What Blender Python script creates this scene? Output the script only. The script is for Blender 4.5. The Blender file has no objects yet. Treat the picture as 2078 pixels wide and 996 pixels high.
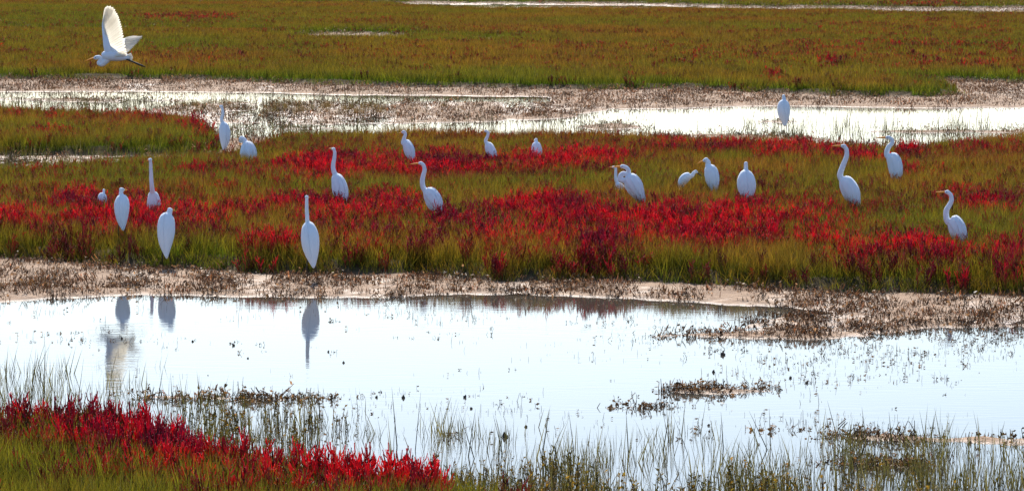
import bpy, bmesh, math, random
import numpy as np
from mathutils import Vector, Matrix

random.seed(7)
rng = np.random.default_rng(11)
scene = bpy.context.scene

# ------------------------------------------------------------------ camera
CAM_H = 4.0
F_PX = 7393.0                      # focal length in photograph pixels (2078 wide)
PITCH = math.atan(608.0 / F_PX)
cam_d = bpy.data.cameras.new('camera')
cam_d.sensor_width = 36.0
cam_d.lens = F_PX / 2078.0 * 36.0
cam_d.clip_start = 0.5
cam_d.clip_end = 20000.0
cam = bpy.data.objects.new('camera', cam_d)
scene.collection.objects.link(cam)
cam.location = (0, 0, CAM_H)
cam.rotation_euler = (math.pi / 2 - PITCH, 0, 0)
scene.camera = cam

# ------------------------------------------------------------------ sky, sun, exposure
SUN_EL, SUN_AZ = math.radians(40), math.radians(-7)     # azimuth from +Y (view direction), + = right
world = bpy.data.worlds.new('World')
scene.world = world
world.use_nodes = True
wn = world.node_tree.nodes
wn.clear()
sky = wn.new('ShaderNodeTexSky')
sky.sky_type = 'NISHITA'
sky.sun_disc = False
sky.sun_elevation = SUN_EL
sky.sun_rotation = SUN_AZ
sky.air_density = 1.0
sky.dust_density = 1.0
sky.ozone_density = 4.0
bg = wn.new('ShaderNodeBackground')
bg.inputs['Strength'].default_value = 0.14
wo = wn.new('ShaderNodeOutputWorld')
world.node_tree.links.new(sky.outputs[0], bg.inputs[0])
world.node_tree.links.new(bg.outputs[0], wo.inputs[0])

sun_d = bpy.data.lights.new('sun', 'SUN')
sun_d.energy = 5.0
sun_d.angle = math.radians(0.53)
sun_d.color = (1.0, 0.93, 0.82)
sun = bpy.data.objects.new('sun', sun_d)
scene.collection.objects.link(sun)
sdir = Vector((math.sin(SUN_AZ) * math.cos(SUN_EL), math.cos(SUN_AZ) * math.cos(SUN_EL), math.sin(SUN_EL)))
sun.rotation_euler = sdir.to_track_quat('Z', 'Y').to_euler()
sun.location = (0, 60, 60)

vs = scene.view_settings
vs.view_transform = 'Standard'
vs.look = 'None'
vs.exposure = 0.58
vs.gamma = 1.0
vs.use_curve_mapping = False

# ------------------------------------------------------------------ measuring helpers
CP, SP = math.cos(PITCH), math.sin(PITCH)

def ray(px, py):
    a = (px - 1039.0) / F_PX
    b = (498.0 - py) / F_PX
    return np.array([a, CP + b * SP, -SP + b * CP])

def gnd(px, py, z=0.0):
    d = ray(px, py)
    t = (z - CAM_H) / d[2]
    return d[0] * t, d[1] * t

def at_depth(px, py, D):
    d = ray(px, py)
    t = D / d[1]
    return np.array([d[0] * t, D, CAM_H + d[2] * t])

def poly_w(pts):
    return np.array([gnd(*p) for p in pts])

# ------------------------------------------------------------------ noise
def _hash(ix, iy, seed):
    h = (ix.astype(np.int64) * 374761393 + iy.astype(np.int64) * 668265263 + seed * 974711) & 0x7fffffff
    h = ((h ^ (h >> 13)) * 1274126177) & 0x7fffffff
    h = h ^ (h >> 16)
    return (h & 0xffff) / 32767.5 - 1.0

def vnoise(x, y, seed=0):
    ix, iy = np.floor(x), np.floor(y)
    fx, fy = x - ix, y - iy
    fx = fx * fx * (3 - 2 * fx)
    fy = fy * fy * (3 - 2 * fy)
    a = _hash(ix, iy, seed); b = _hash(ix + 1, iy, seed)
    c = _hash(ix, iy + 1, seed); d = _hash(ix + 1, iy + 1, seed)
    return (a * (1 - fx) + b * fx) * (1 - fy) + (c * (1 - fx) + d * fx) * fy

def fbm(x, y, seed=0, octs=3):
    s = np.zeros_like(x); amp = 1.0; tot = 0
    for o in range(octs):
        s += amp * vnoise(x * 2 ** o, y * 2 ** o, seed + 17 * o)
        tot += amp; amp *= 0.5
    return s / tot

def sstep(a, b, x):
    t = np.clip((x - a) / (b - a), 0, 1)
    return t * t * (3 - 2 * t)

def sdist(X, Y, poly):
    """signed distance, positive inside"""
    n = len(poly)
    d2 = np.full(X.shape, 1e12)
    inside = np.zeros(X.shape, bool)
    for i in range(n):
        ax, ay = poly[i]; bx, by = poly[(i + 1) % n]
        ex, ey = bx - ax, by - ay
        wx, wy = X - ax, Y - ay
        t = np.clip((wx * ex + wy * ey) / (ex * ex + ey * ey + 1e-9), 0, 1)
        dx, dy = wx - ex * t, wy - ey * t
        d2 = np.minimum(d2, dx * dx + dy * dy)
        if ay != by:
            c = ((ay > Y) != (by > Y)) & (X < (bx - ax) * (Y - ay) / (by - ay) + ax)
            inside ^= c
    return np.sqrt(d2) * np.where(inside, 1, -1)

# ------------------------------------------------------------------ plan of the marsh (banks and mud flats)
BANK = {
 'near': poly_w([(-500, 800, .33), (0, 822, .33), (200, 838, .33), (330, 862, .33), (430, 895, .33), (520, 908, .33),
                 (640, 922, .33), (760, 946, .33), (880, 968, .33), (1000, 1010, .2), (1200, 1130), (1200, 1500), (-500, 1500)]),
 'middle': poly_w([(-500, 508), (0, 528), (150, 534), (330, 546), (480, 556), (640, 560), (800, 558), (1000, 568), (1200, 570),
                 (1400, 577), (1600, 587), (1800, 594), (2078, 601), (2600, 616),
                 (2600, 300), (2078, 306), (1950, 314), (1850, 330), (1700, 326), (1550, 318), (1400, 312), (1250, 306),
                 (1100, 302), (900, 300), (700, 300), (560, 304), (520, 322), (470, 345), (330, 354), (200, 366), (0, 376), (-500, 392)]),
 'left': poly_w([(-500, 322), (0, 316), (150, 318), (300, 316), (400, 318), (440, 310), (450, 294), (410, 272), (300, 258),
                 (200, 256), (100, 250), (0, 246), (-500, 238)]),
 'far': poly_w([(-600, 156), (0, 161), (200, 163), (400, 163), (520, 167), (640, 174), (800, 179), (1000, 181), (1200, 184),
                (1320, 182), (1450, 186), (1600, 193), (1750, 198), (1880, 200), (1935, 194), (1905, 182), (1870, 172), (1920, 166),
                (2000, 168), (2078, 171), (2700, 178), (2700, 46), (2078, 38), (1850, 36), (1700, 30), (1600, 31), (1500, 28), (1000, 27), (820, 18),
                (700, 2), (400, -22), (-600, -30)]),
 'farthest': poly_w([(-700, 16), (300, 14), (600, 8), (800, 6), (1000, 7), (1300, 8), (1560, 16), (1750, 16), (1900, 19), (2078, 17), (2800, 24),
                (2800, -85), (-700, -85)]),
}
# holes of bare ground inside the far bank
HOLES = [poly_w([(560, 78), (640, 70), (760, 72), (870, 80), (800, 88), (640, 88)]),
         poly_w([(955, 88), (1000, 84), (1040, 90), (990, 95)]),
         poly_w([(-100, 62), (200, 65), (560, 69), (560, 73), (200, 71), (-100, 68)])]
# mud flats: polygon, level, roughness amplitude
MUD = [
 (poly_w([(-500, 500), (2600, 590), (2600, 690), (2078, 652), (1900, 662), (1700, 690), (1500, 686), (1420, 682), (1330, 684), (1380, 676),
          (1500, 668), (1620, 655), (1700, 640), (1560, 628), (1420, 616), (1250, 606), (1080, 598), (950, 597), (800, 604), (600, 604), (400, 602), (200, 604), (0, 612), (-500, 600)]), .016, .016),
 (poly_w([(1570, 640), (1800, 628), (2078, 640), (2500, 650), (2500, 668), (2078, 664), (1900, 668), (1720, 690), (1560, 688), (1440, 684)]), .012, .02),
 (poly_w([(205, 806), (260, 798), (400, 800), (540, 806), (700, 808), (745, 812), (600, 818), (470, 818), (330, 812)]), .0, .016),
 (poly_w([(1340, 792), (1400, 786), (1500, 784), (1600, 792), (1500, 801), (1400, 800)]), .012, .016),
 (poly_w([(1230, 824), (1300, 818), (1400, 822), (1370, 829), (1280, 831)]), .004, .018),
 (poly_w([(1600, 888), (1700, 880), (1900, 880), (2078, 884), (2500, 884), (2500, 912), (2078, 908), (1900, 898), (1700, 900)]), .008, .02),
 (poly_w([(1640, 940), (1760, 932), (1880, 942), (1910, 952), (1800, 958), (1680, 950)]), .006, .02),
 (poly_w([(1900, 740), (1960, 736), (2015, 742), (1960, 747)]), .0, .02),
 # around the left islet
 (poly_w([(-500, 300), (100, 300), (480, 290), (580, 300), (560, 340), (420, 346), (300, 332), (120, 340), (-500, 350)]), .004, .026),
 (poly_w([(440, 286), (560, 278), (600, 300), (560, 330), (440, 330)]), .03, .02),
 # the middle pool
 (poly_w([(-600, 138), (500, 148), (1000, 163), (1500, 172), (1800, 172), (2078, 156), (2700, 162), (2700, 232), (2078, 220), (1900, 219), (1700, 216), (1500, 217), (1350, 220),
          (1230, 221), (1160, 212), (1100, 196), (900, 194), (700, 193), (560, 188), (300, 186), (0, 186), (-600, 184)]), .024, .022),
 (poly_w([(-200, 198), (100, 199), (300, 200), (420, 203), (360, 209), (200, 207), (0, 205), (-200, 206)]), .004, .022),
 (poly_w([(360, 214), (480, 206), (700, 206), (900, 206), (1080, 206), (1240, 212), (1230, 222), (1120, 240), (1000, 247), (800, 252), (600, 254), (430, 250), (370, 236), (280, 226)]), .008, .024),
 (poly_w([(400, 262), (470, 258), (640, 258), (700, 261), (560, 266), (440, 268)]), .0, .022),
 (poly_w([(1000, 237), (1060, 229), (1140, 230), (1165, 236), (1060, 244)]), .022, .014),
 (poly_w([(1160, 257), (1210, 252), (1270, 252), (1305, 258), (1250, 263), (1190, 263)]), .03, .012),
 (poly_w([(1530, 247), (1580, 243), (1640, 246), (1600, 250)]), .016, .014),
 (poly_w([(1500, 279), (1560, 274), (1640, 279), (1680, 284), (1560, 287)]), .018, .014),
 (poly_w([(1780, 266), (1900, 265), (2078, 265), (2500, 262), (2500, 270), (2078, 271), (1900, 270), (1760, 269)]), .016, .014),
 (poly_w([(2030, 238), (2200, 234), (2400, 238), (2200, 244), (2060, 242)]), .014, .014),
 (poly_w([(1180, 284), (1300, 272), (1500, 272), (1640, 283), (1500, 287), (1350, 284)]), .012, .018),
 # the far water line
 (poly_w([(600, -3), (800, 4), (1000, 6), (1300, 7), (1560, 14), (1750, 16), (2078, 15), (2800, 22), (2800, 50), (2078, 40), (1850, 38), (1700, 24), (1580, 28),
          (1540, 20), (1300, 12), (1000, 10), (800, 9)]), .01, .03),
]

for _h in HOLES:
    MUD.append((_h, .06, .02))

BANKS_ORDER = ['near', 'middle', 'left', 'far', 'farthest']

def warp(X, Y):
    a = 0.18 + 0.0035 * Y
    L = 1.0 + 0.012 * Y
    wx = X + a * fbm(X / L, Y / L, 3, 3)
    wy = Y + a * 1.2 * fbm(X / L + 31, Y / L + 7, 5, 3)
    return wx, wy

def bank_sd(X, Y, names=BANKS_ORDER):
    wx, wy = warp(X, Y)
    out = {}
    for n in names:
        s = sdist(wx, wy, BANK[n])
        if n == 'far':
            for h in HOLES:
                s = np.minimum(s, -sdist(wx, wy, h))
        out[n] = s
    return out

def mud_field(X, Y):
    wx, wy = warp(X, Y)
    h = np.full(X.shape, -0.16)
    msd = np.full(X.shape, -99.0)
    sc = np.clip(Y / 55.0, 0.7, 2.2)
    n = fbm(X / (0.5 * sc), Y / (0.9 * sc), 41, 4)
    n2 = fbm(X / 2.2, Y / 3.0, 43, 2)
    n3 = fbm(X / .12, Y / .16, 47, 2)
    for poly, lev, amp in MUD:
        s = sdist(wx, wy, poly)
        k = sstep(-0.5, 0.22, s)
        h = np.maximum(h, -0.16 + k * (0.16 + lev + amp * (n * 1.2 + n2 * 0.6 + n3 * .8)))
        msd = np.maximum(msd, s)
    return h, msd

def terrain(X, Y):
    """height, bank mask, mud signed distance"""
    h, msd = mud_field(X, Y)
    sds = bank_sd(X, Y)
    s = np.maximum.reduce([sds[n] for n in BANKS_ORDER])
    hole = np.full(X.shape, -99.0)
    for hp in HOLES:
        hole = np.maximum(hole, sdist(X, Y, hp))
    n = fbm(X / 0.7, Y / 0.7, 77, 3)
    hb = -0.1 + sstep(-0.25, 0.30, s) * (0.25 + 0.025 * n)
    hb = np.where(hole > -1.0, np.maximum(hb, 0.03 + 0.02 * n), hb)
    return np.maximum(h, hb), sstep(-0.25, 0.15, s), msd

# ------------------------------------------------------------------ materials
def new_mat(name):
    m = bpy.data.materials.new(name)
    m.use_nodes = True
    nt = m.node_tree
    nt.nodes.clear()
    out = nt.nodes.new('ShaderNodeOutputMaterial')
    return m, nt, out

def N(nt, t, **kw):
    n = nt.nodes.new(t)
    for k, v in kw.items():
        if k in n.inputs.keys():
            n.inputs[k].default_value = v
        else:
            setattr(n, k, v)
    return n

def L(nt, a, b):
    nt.links.new(a, b)

def mixrgb(nt, mode, fac, a, b):
    n = nt.nodes.new('ShaderNodeMix')
    n.data_type = 'RGBA'
    n.blend_type = mode
    for sock, v in ((n.inputs[0], fac), (n.inputs[6], a), (n.inputs[7], b)):
        if hasattr(v, 'links') or hasattr(v, 'is_linked'):
            L(nt, v, sock)
        else:
            sock.default_value = v if not isinstance(v, tuple) else (*v, 1.0)[:4]
    return n.outputs[2]

def leaf_shader(nt, out, colour, translucent=0.45, rough=0.55, spec=0.25):
    p = N(nt, 'ShaderNodeBsdfPrincipled', Roughness=rough)
    p.inputs['Specular IOR Level'].default_value = spec
    t = N(nt, 'ShaderNodeBsdfTranslucent')
    L(nt, colour, p.inputs['Base Color'])
    L(nt, colour, t.inputs['Color'])
    mx = N(nt, 'ShaderNodeMixShader')
    mx.inputs[0].default_value = translucent
    L(nt, p.outputs[0], mx.inputs[1]); L(nt, t.outputs[0], mx.inputs[2])
    L(nt, mx.outputs[0], out.inputs[0])

def mat_plant(name, translucent, tip_mode):
    """colour comes with each plant ('col', 'tip' on the instance), 'bl' varies per blade, 'ht' runs up the blade"""
    m, nt, out = new_mat(name)
    ac = N(nt, 'ShaderNodeAttribute', attribute_type='INSTANCER', attribute_name='col')
    at = N(nt, 'ShaderNodeAttribute', attribute_type='INSTANCER', attribute_name='tip')
    ab = N(nt, 'ShaderNodeAttribute', attribute_type='GEOMETRY', attribute_name='bl')
    ah = N(nt, 'ShaderNodeAttribute', attribute_type='GEOMETRY', attribute_name='ht')
    # tips turn to the second colour
    pw = N(nt, 'ShaderNodeMath', operation='POWER'); L(nt, ah.outputs['Fac'], pw.inputs[0]); pw.inputs[1].default_value = tip_mode
    c = mixrgb(nt, 'MIX', pw.outputs[0], ac.outputs['Color'], at.outputs['Color'])
    mr = N(nt, 'ShaderNodeMapRange'); L(nt, ab.outputs['Fac'], mr.inputs[0])
    mr.inputs[3].default_value = 0.2; mr.inputs[4].default_value = 1.65
    hs = N(nt, 'ShaderNodeHueSaturation')
    L(nt, c, hs.inputs['Color']); L(nt, mr.outputs[0], hs.inputs['Value'])
    leaf_shader(nt, out, hs.outputs[0], translucent)
    return m

M_GRASS = mat_plant('grass_blades', 0.40, 1.1)
M_GLASS = mat_plant('glasswort_stems', 0.45, 0.55)
M_STUB = mat_plant('dead_stubble', 0.4, 1.0)

def mat_bush(name, base, tip, tip_pow=0.6, tr=0.45):
    m, nt, out = new_mat(name)
    ab = N(nt, 'ShaderNodeAttribute', attribute_type='GEOMETRY', attribute_name='bl')
    ah = N(nt, 'ShaderNodeAttribute', attribute_type='GEOMETRY', attribute_name='ht')
    pw = N(nt, 'ShaderNodeMath', operation='POWER'); L(nt, ah.outputs['Fac'], pw.inputs[0]); pw.inputs[1].default_value = tip_pow
    c = mixrgb(nt, 'MIX', pw.outputs[0], base, tip)
    mr = N(nt, 'ShaderNodeMapRange'); L(nt, ab.outputs['Fac'], mr.inputs[0])
    mr.inputs[3].default_value = 0.6; mr.inputs[4].default_value = 1.45
    hs = N(nt, 'ShaderNodeHueSaturation')
    L(nt, c, hs.inputs['Color']); L(nt, mr.outputs[0], hs.inputs['Value'])
    leaf_shader(nt, out, hs.outputs[0], tr)
    return m

def mat_ground():
    m, nt, out = new_mat('marsh_mud_and_soil')
    geo = N(nt, 'ShaderNodeNewGeometry')
    sep = N(nt, 'ShaderNodeSeparateXYZ'); L(nt, geo.outputs['Position'], sep.inputs[0])
    am = N(nt, 'ShaderNodeAttribute', attribute_type='GEOMETRY', attribute_name='bank')
    n1 = N(nt, 'ShaderNodeTexNoise', Scale=2.2, Detail=6.0, Roughness=0.65); L(nt, geo.outputs['Position'], n1.inputs['Vector'])
    n2 = N(nt, 'ShaderNodeTexNoise', Scale=14.0, Detail=5.0, Roughness=0.7); L(nt, geo.outputs['Position'], n2.inputs['Vector'])
    r1 = N(nt, 'ShaderNodeValToRGB')
    r1.color_ramp.elements[0].position = 0.32; r1.color_ramp.elements[0].color = (0.13, 0.075, 0.045, 1)
    r1.color_ramp.elements[1].position = 0.68; r1.color_ramp.elements[1].color = (0.52, 0.355, 0.235, 1)
    mm = N(nt, 'ShaderNodeMath', operation='ADD'); L(nt, n1.outputs[0], mm.inputs[0]); L(nt, n2.outputs[0], mm.inputs[1])
    mh = N(nt, 'ShaderNodeMath', operation='MULTIPLY'); L(nt, mm.outputs[0], mh.inputs[0]); mh.inputs[1].default_value = 0.5
    L(nt, mh.outputs[0], r1.inputs[0])
    soil = mixrgb(nt, 'MIX', n2.outputs[0], (0.035, 0.026, 0.014), (0.075, 0.06, 0.028))
    col = mixrgb(nt, 'MIX', am.outputs['Fac'], r1.outputs[0], soil)
    # wet near the water line
    wet = N(nt, 'ShaderNodeMapRange'); L(nt, sep.outputs[2], wet.inputs[0])
    wet.inputs[1].default_value = 0.0; wet.inputs[2].default_value = 0.016
    wet.inputs[3].default_value = 0.25; wet.inputs[4].default_value = 0.9
    p = N(nt, 'ShaderNodeBsdfPrincipled')
    L(nt, col, p.inputs['Base Color']); ro = N(nt, 'ShaderNodeMath', operation='MAXIMUM'); L(nt, wet.outputs[0], ro.inputs[0]); L(nt, am.outputs['Fac'], ro.inputs[1]); L(nt, ro.outputs[0], p.inputs['Roughness'])
    sp = N(nt, 'ShaderNodeMapRange'); L(nt, am.outputs['Fac'], sp.inputs[0])
    sp.inputs[3].default_value = 0.22; sp.inputs[4].default_value = 0.05
    L(nt, sp.outputs[0], p.inputs['Specular IOR Level'])
    b = N(nt, 'ShaderNodeBump', Strength=1.0, Distance=0.04)
    L(nt, n2.outputs[0], b.inputs['Height']); L(nt, b.outputs[0], p.inputs['Normal'])
    L(nt, p.outputs[0], out.inputs[0])
    return m

def mat_water():
    m, nt, out = new_mat('still_pool_water')
    geo = N(nt, 'ShaderNodeNewGeometry')
    mp = N(nt, 'ShaderNodeMapping'); mp.inputs['Scale'].default_value = (0.8, 2.6, 1.0)
    L(nt, geo.outputs['Position'], mp.inputs['Vector'])
    n1 = N(nt, 'ShaderNodeTexNoise', Scale=3.0, Detail=3.0, Roughness=0.55); L(nt, mp.outputs[0], n1.inputs['Vector'])
    n0 = N(nt, 'ShaderNodeTexNoise', Scale=0.25, Detail=2.0); L(nt, mp.outputs[0], n0.inputs['Vector'])
    mr = N(nt, 'ShaderNodeMapRange'); L(nt, n0.outputs[0], mr.inputs[0])
    mr.inputs[1].default_value = 0.45; mr.inputs[2].default_value = 0.7; mr.inputs[3].default_value = 0.04; mr.inputs[4].default_value = 0.22
    p = N(nt, 'ShaderNodeBsdfPrincipled', Roughness=0.03, IOR=1.333)
    p.inputs['Base Color'].default_value = (0.06, 0.055, 0.045, 1)
    b = N(nt, 'ShaderNodeBump', Distance=0.01); L(nt, mr.outputs[0], b.inputs['Strength'])
    L(nt, n1.outputs[0], b.inputs['Height']); L(nt, b.outputs[0], p.inputs['Normal'])
    L(nt, p.outputs[0], out.inputs[0])
    return m

def mat_feather(name, translucent, base=(0.82, 0.88, 0.95)):
    m, nt, out = new_mat(name)
    tc = N(nt, 'ShaderNodeTexCoord')
    mp = N(nt, 'ShaderNodeMapping'); mp.inputs['Scale'].default_value = (60, 60, 9)
    L(nt, tc.outputs['Object'], mp.inputs['Vector'])
    n1 = N(nt, 'ShaderNodeTexNoise', Scale=1.0, Detail=3.0); L(nt, mp.outputs[0], n1.inputs['Vector'])
    c = mixrgb(nt, 'MIX', n1.outputs[0], tuple(v * 0.9 for v in base), base)
    p = N(nt, 'ShaderNodeBsdfPrincipled', Roughness=0.75)
    p.inputs['Specular IOR Level'].default_value = 0.2
    L(nt, c, p.inputs['Base Color'])
    b = N(nt, 'ShaderNodeBump', Strength=0.35, Distance=0.004)
    L(nt, n1.outputs[0], b.inputs['Height']); L(nt, b.outputs[0], p.inputs['Normal'])
    t = N(nt, 'ShaderNodeBsdfTranslucent'); t.inputs['Color'].default_value = (0.95, 0.91, 0.82, 1)
    mx = N(nt, 'ShaderNodeMixShader'); mx.inputs[0].default_value = translucent
    L(nt, p.outputs[0], mx.inputs[1]); L(nt, t.outputs[0], mx.inputs[2]); L(nt, mx.outputs[0], out.inputs[0])
    return m

def mat_plain(name, c1, c2, rough=0.5, scale=30.0):
    m, nt, out = new_mat(name)
    tc = N(nt, 'ShaderNodeTexCoord')
    n1 = N(nt, 'ShaderNodeTexNoise', Scale=scale, Detail=4.0); L(nt, tc.outputs['Object'], n1.inputs['Vector'])
    c = mixrgb(nt, 'MIX', n1.outputs[0], c1, c2)
    p = N(nt, 'ShaderNodeBsdfPrincipled', Roughness=rough)
    L(nt, c, p.inputs['Base Color']); L(nt, p.outputs[0], out.inputs[0])
    return m

M_GROUND = mat_ground()
M_WATER = mat_water()
M_WHITE = mat_feather('white_plumage', 0.06)
M_FLIGHT = mat_feather('white_flight_feathers', 0.75, (0.86, 0.86, 0.85))
M_BILL = mat_plain('orange_yellow_bill', (0.75, 0.22, 0.01), (0.85, 0.33, 0.02), 0.7)
M_BLACK = mat_plain('black_leg_skin', (0.012, 0.011, 0.01), (0.03, 0.027, 0.024), 0.5)
M_EYE = mat_plain('dark_eye', (0.01, 0.01, 0.008), (0.02, 0.018, 0.01), 0.2)
M_CLOD = mat_plain('dark_mud_clod', (0.03, 0.02, 0.014), (0.10, 0.065, 0.04), 0.8, 40.0)
M_BUSH = {'crimson': mat_bush('crimson_glasswort', (0.24, 0.04, 0.03), (0.54, 0.008, 0.042)),
          'scarlet': mat_bush('scarlet_glasswort', (0.22, 0.08, 0.02), (0.64, 0.02, 0.03)),
          'maroon': mat_bush('maroon_glasswort', (0.12, 0.05, 0.025), (0.30, 0.015, 0.05))}
M_REED = mat_bush('reed_blade', (0.10, 0.10, 0.035), (0.17, 0.13, 0.07), 1.0, 0.3)

# ------------------------------------------------------------------ object helpers
COL = scene.collection

def tag(o, label=None, cat=None, group=None, kind=None):
    if label: o['label'] = label
    if cat: o['category'] = cat
    if group: o['group'] = group
    if kind: o['kind'] = kind
    return o

def mesh_np(name, V, faces, mat=None, attrs=None, smooth=False):
    me = bpy.data.meshes.new(name)
    me.from_pydata([tuple(v) for v in V], [], faces)
    if attrs:
        for k, a in attrs.items():
            at = me.attributes.new(k, 'FLOAT', 'POINT')
            at.data.foreach_set('value', np.asarray(a, dtype=np.float32))
    if mat: me.materials.append(mat)
    if smooth: me.polygons.foreach_set('use_smooth', [True] * len(me.polygons))
    me.update()
    return me

def link(name, me, parent=None, loc=None):
    o = bpy.data.objects.new(name, me)
    COL.objects.link(o)
    if parent: o.parent = parent
    if loc is not None: o.location = loc
    return o

# ------------------------------------------------------------------ ground
def grid_mesh(name, U, Dv, mat):
    Xg = U[None, :] * Dv[:, None]
    Yg = np.repeat(Dv[:, None], len(U), 1)
    X, Y = Xg.ravel(), Yg.ravel()
    Z, bank, _ = terrain(X, Y)
    nr, nc = len(Dv), len(U)
    me = bpy.data.meshes.new(name)
    me.vertices.add(nr * nc)
    me.vertices.foreach_set('co', np.stack([X, Y, Z], 1).astype(np.float32).ravel())
    r, c = np.meshgrid(np.arange(nr - 1), np.arange(nc - 1), indexing='ij')
    a = (r * nc + c).ravel()
    q = np.stack([a, a + 1, a + nc + 1, a + nc], 1).astype(np.int32)
    me.loops.add(q.size); me.polygons.add(len(q))
    me.loops.foreach_set('vertex_index', q.ravel())
    me.polygons.foreach_set('loop_start', np.arange(len(q), dtype=np.int32) * 4)
    me.polygons.foreach_set('use_smooth', np.ones(len(q), bool))
    me.update(calc_edges=True)
    at = me.attributes.new('bank', 'FLOAT', 'POINT')
    at.data.foreach_set('value', bank.astype(np.float32))
    me.materials.append(mat)
    return me

Dv = np.concatenate([np.exp(np.arange(math.log(20.0), math.log(125.0), 0.0021)),
                     np.exp(np.arange(math.log(125.1), math.log(340.0), 0.005)),
                     np.exp(np.arange(math.log(342.0), math.log(9000.0), 0.12))])
U = np.concatenate([[-6, -3, -1.5, -0.8, -0.5, -0.35], np.arange(-0.26, 0.2601, 0.0021), [0.35, 0.5, 0.8, 1.5, 3, 6]])
ground = link('ground', grid_mesh('ground', U, Dv, M_GROUND))
tag(ground, 'brown marsh soil and pale mud flats under the plants and pools', 'ground', kind='structure')

wv = [(-9000, -200, 0), (9000, -200, 0), (9000, 9500, 0), (-9000, 9500, 0)]
water = link('water', mesh_np('water', wv, [(0, 1, 2, 3)], M_WATER))
tag(water, 'still tidal pools reflecting the bright pale sky', 'water', kind='structure')

# ------------------------------------------------------------------ plant prototypes
def ribbon_tuft(n, spread, h, w, lean, seed, segs=3, curve=0.35):
    r = random.Random(seed)
    V, Fc, bl, ht = [], [], [], []
    for i in range(n):
        a = r.uniform(0, 6.283); rr = spread * math.sqrt(r.random())
        bx, by = rr * math.cos(a), rr * math.sin(a)
        hh = h * r.uniform(0.55, 1.12); ww = w * r.uniform(0.7, 1.3)
        la = r.uniform(0, 6.283); ll = lean * r.uniform(0.1, 1.0) * hh
        ta = r.uniform(0, 6.283)
        tx, ty = math.cos(ta) * ww / 2, math.sin(ta) * ww / 2
        b = r.random(); base = len(V)
        for k in range(segs + 1):
            t = k / segs
            off = ll * (t * (1 - curve) + curve * t * t * 1.6)
            x, y = bx + math.cos(la) * off, by + math.sin(la) * off
            z = hh * (t - 0.25 * lean * t * t) - 0.02
            f = (1 - t ** 1.6)
            if k < segs:
                V += [(x - tx * f, y - ty * f, z), (x + tx * f, y + ty * f, z)]
                bl += [b, b]; ht += [t, t]
            else:
                V.append((x, y, z)); bl.append(b); ht.append(1.0)
        for k in range(segs - 1):
            j = base + 2 * k
            Fc.append((j, j + 1, j + 3, j + 2))
        j = base + 2 * (segs - 1)
        Fc.append((j, j + 1, j + 2))
    return V, Fc, {'bl': bl, 'ht': ht}

def tube(V, Fc, pts, rad, sides=4):
    """append a tube; returns the vertex count added per ring"""
    base = len(V); n = len(pts)
    for i, p in enumerate(pts):
        p = Vector(p)
        d = (Vector(pts[min(i + 1, n - 1)]) - Vector(pts[max(i - 1, 0)])).normalized()
        up = Vector((0, 0, 1)) if abs(d.z) < 0.9 else Vector((0, 1, 0))
        a = d.cross(up).normalized(); b = d.cross(a)
        for s in range(sides):
            th = 6.28318 * s / sides
            V.append(tuple(p + (a * math.cos(th) + b * math.sin(th)) * rad[i]))
    for i in range(n - 1):
        for s in range(sides):
            j = base + i * sides
            Fc.append((j + s, j + (s + 1) % sides, j + sides + (s + 1) % sides, j + sides + s))
    Fc.append(tuple(base + s for s in range(sides))[::-1])
    Fc.append(tuple(base + (n - 1) * sides + s for s in range(sides)))

def glasswort(h, width, nst, seed, r0=0.0045, branch=7):
    """upright fleshy jointed stems with paired side branches that curve upward"""
    r = random.Random(seed)
    V, Fc, bl, ht = [], [], [], []
    def add(pts, rad, b):
        n0 = len(V)
        tube(V, Fc, pts, rad, 3)
        for v in V[n0:]:
            bl.append(b); ht.append(min(1, max(0, v[2] / h)))
    for s in range(nst):
        a = r.uniform(0, 6.283); rr = width * 0.45 * math.sqrt(r.random())
        x, y = rr * math.cos(a), rr * math.sin(a)
        hh = h * r.uniform(0.6, 1.08)
        dx, dy = math.cos(a) * width * 0.3 * r.random(), math.sin(a) * width * 0.3 * r.random()
        b = r.random()
        add([(x, y, -0.02), (x + dx * .5, y + dy * .5, hh * .5), (x + dx, y + dy, hh)], [r0, r0 * 1.1, r0 * 0.6], b)
        for k in range(branch):
            t = 0.25 + 0.65 * (k + r.random()) / branch
            px, py, pz = x + dx * t, y + dy * t, hh * t
            ba = r.uniform(0, 6.283); bl_ = hh * (0.36 - 0.2 * t) * r.uniform(.7, 1.3)
            ex, ey = math.cos(ba) * bl_ * 0.55, math.sin(ba) * bl_ * 0.55
            add([(px, py, pz), (px + ex * .7, py + ey * .7, pz + bl_ * .4), (px + ex, py + ey, pz + bl_)],
                [r0 * .8, r0 * 1.15, r0 * .7], min(1, max(0, b + r.uniform(-.25, .25))))
    return V, Fc, {'bl': bl, 'ht': ht}

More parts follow.
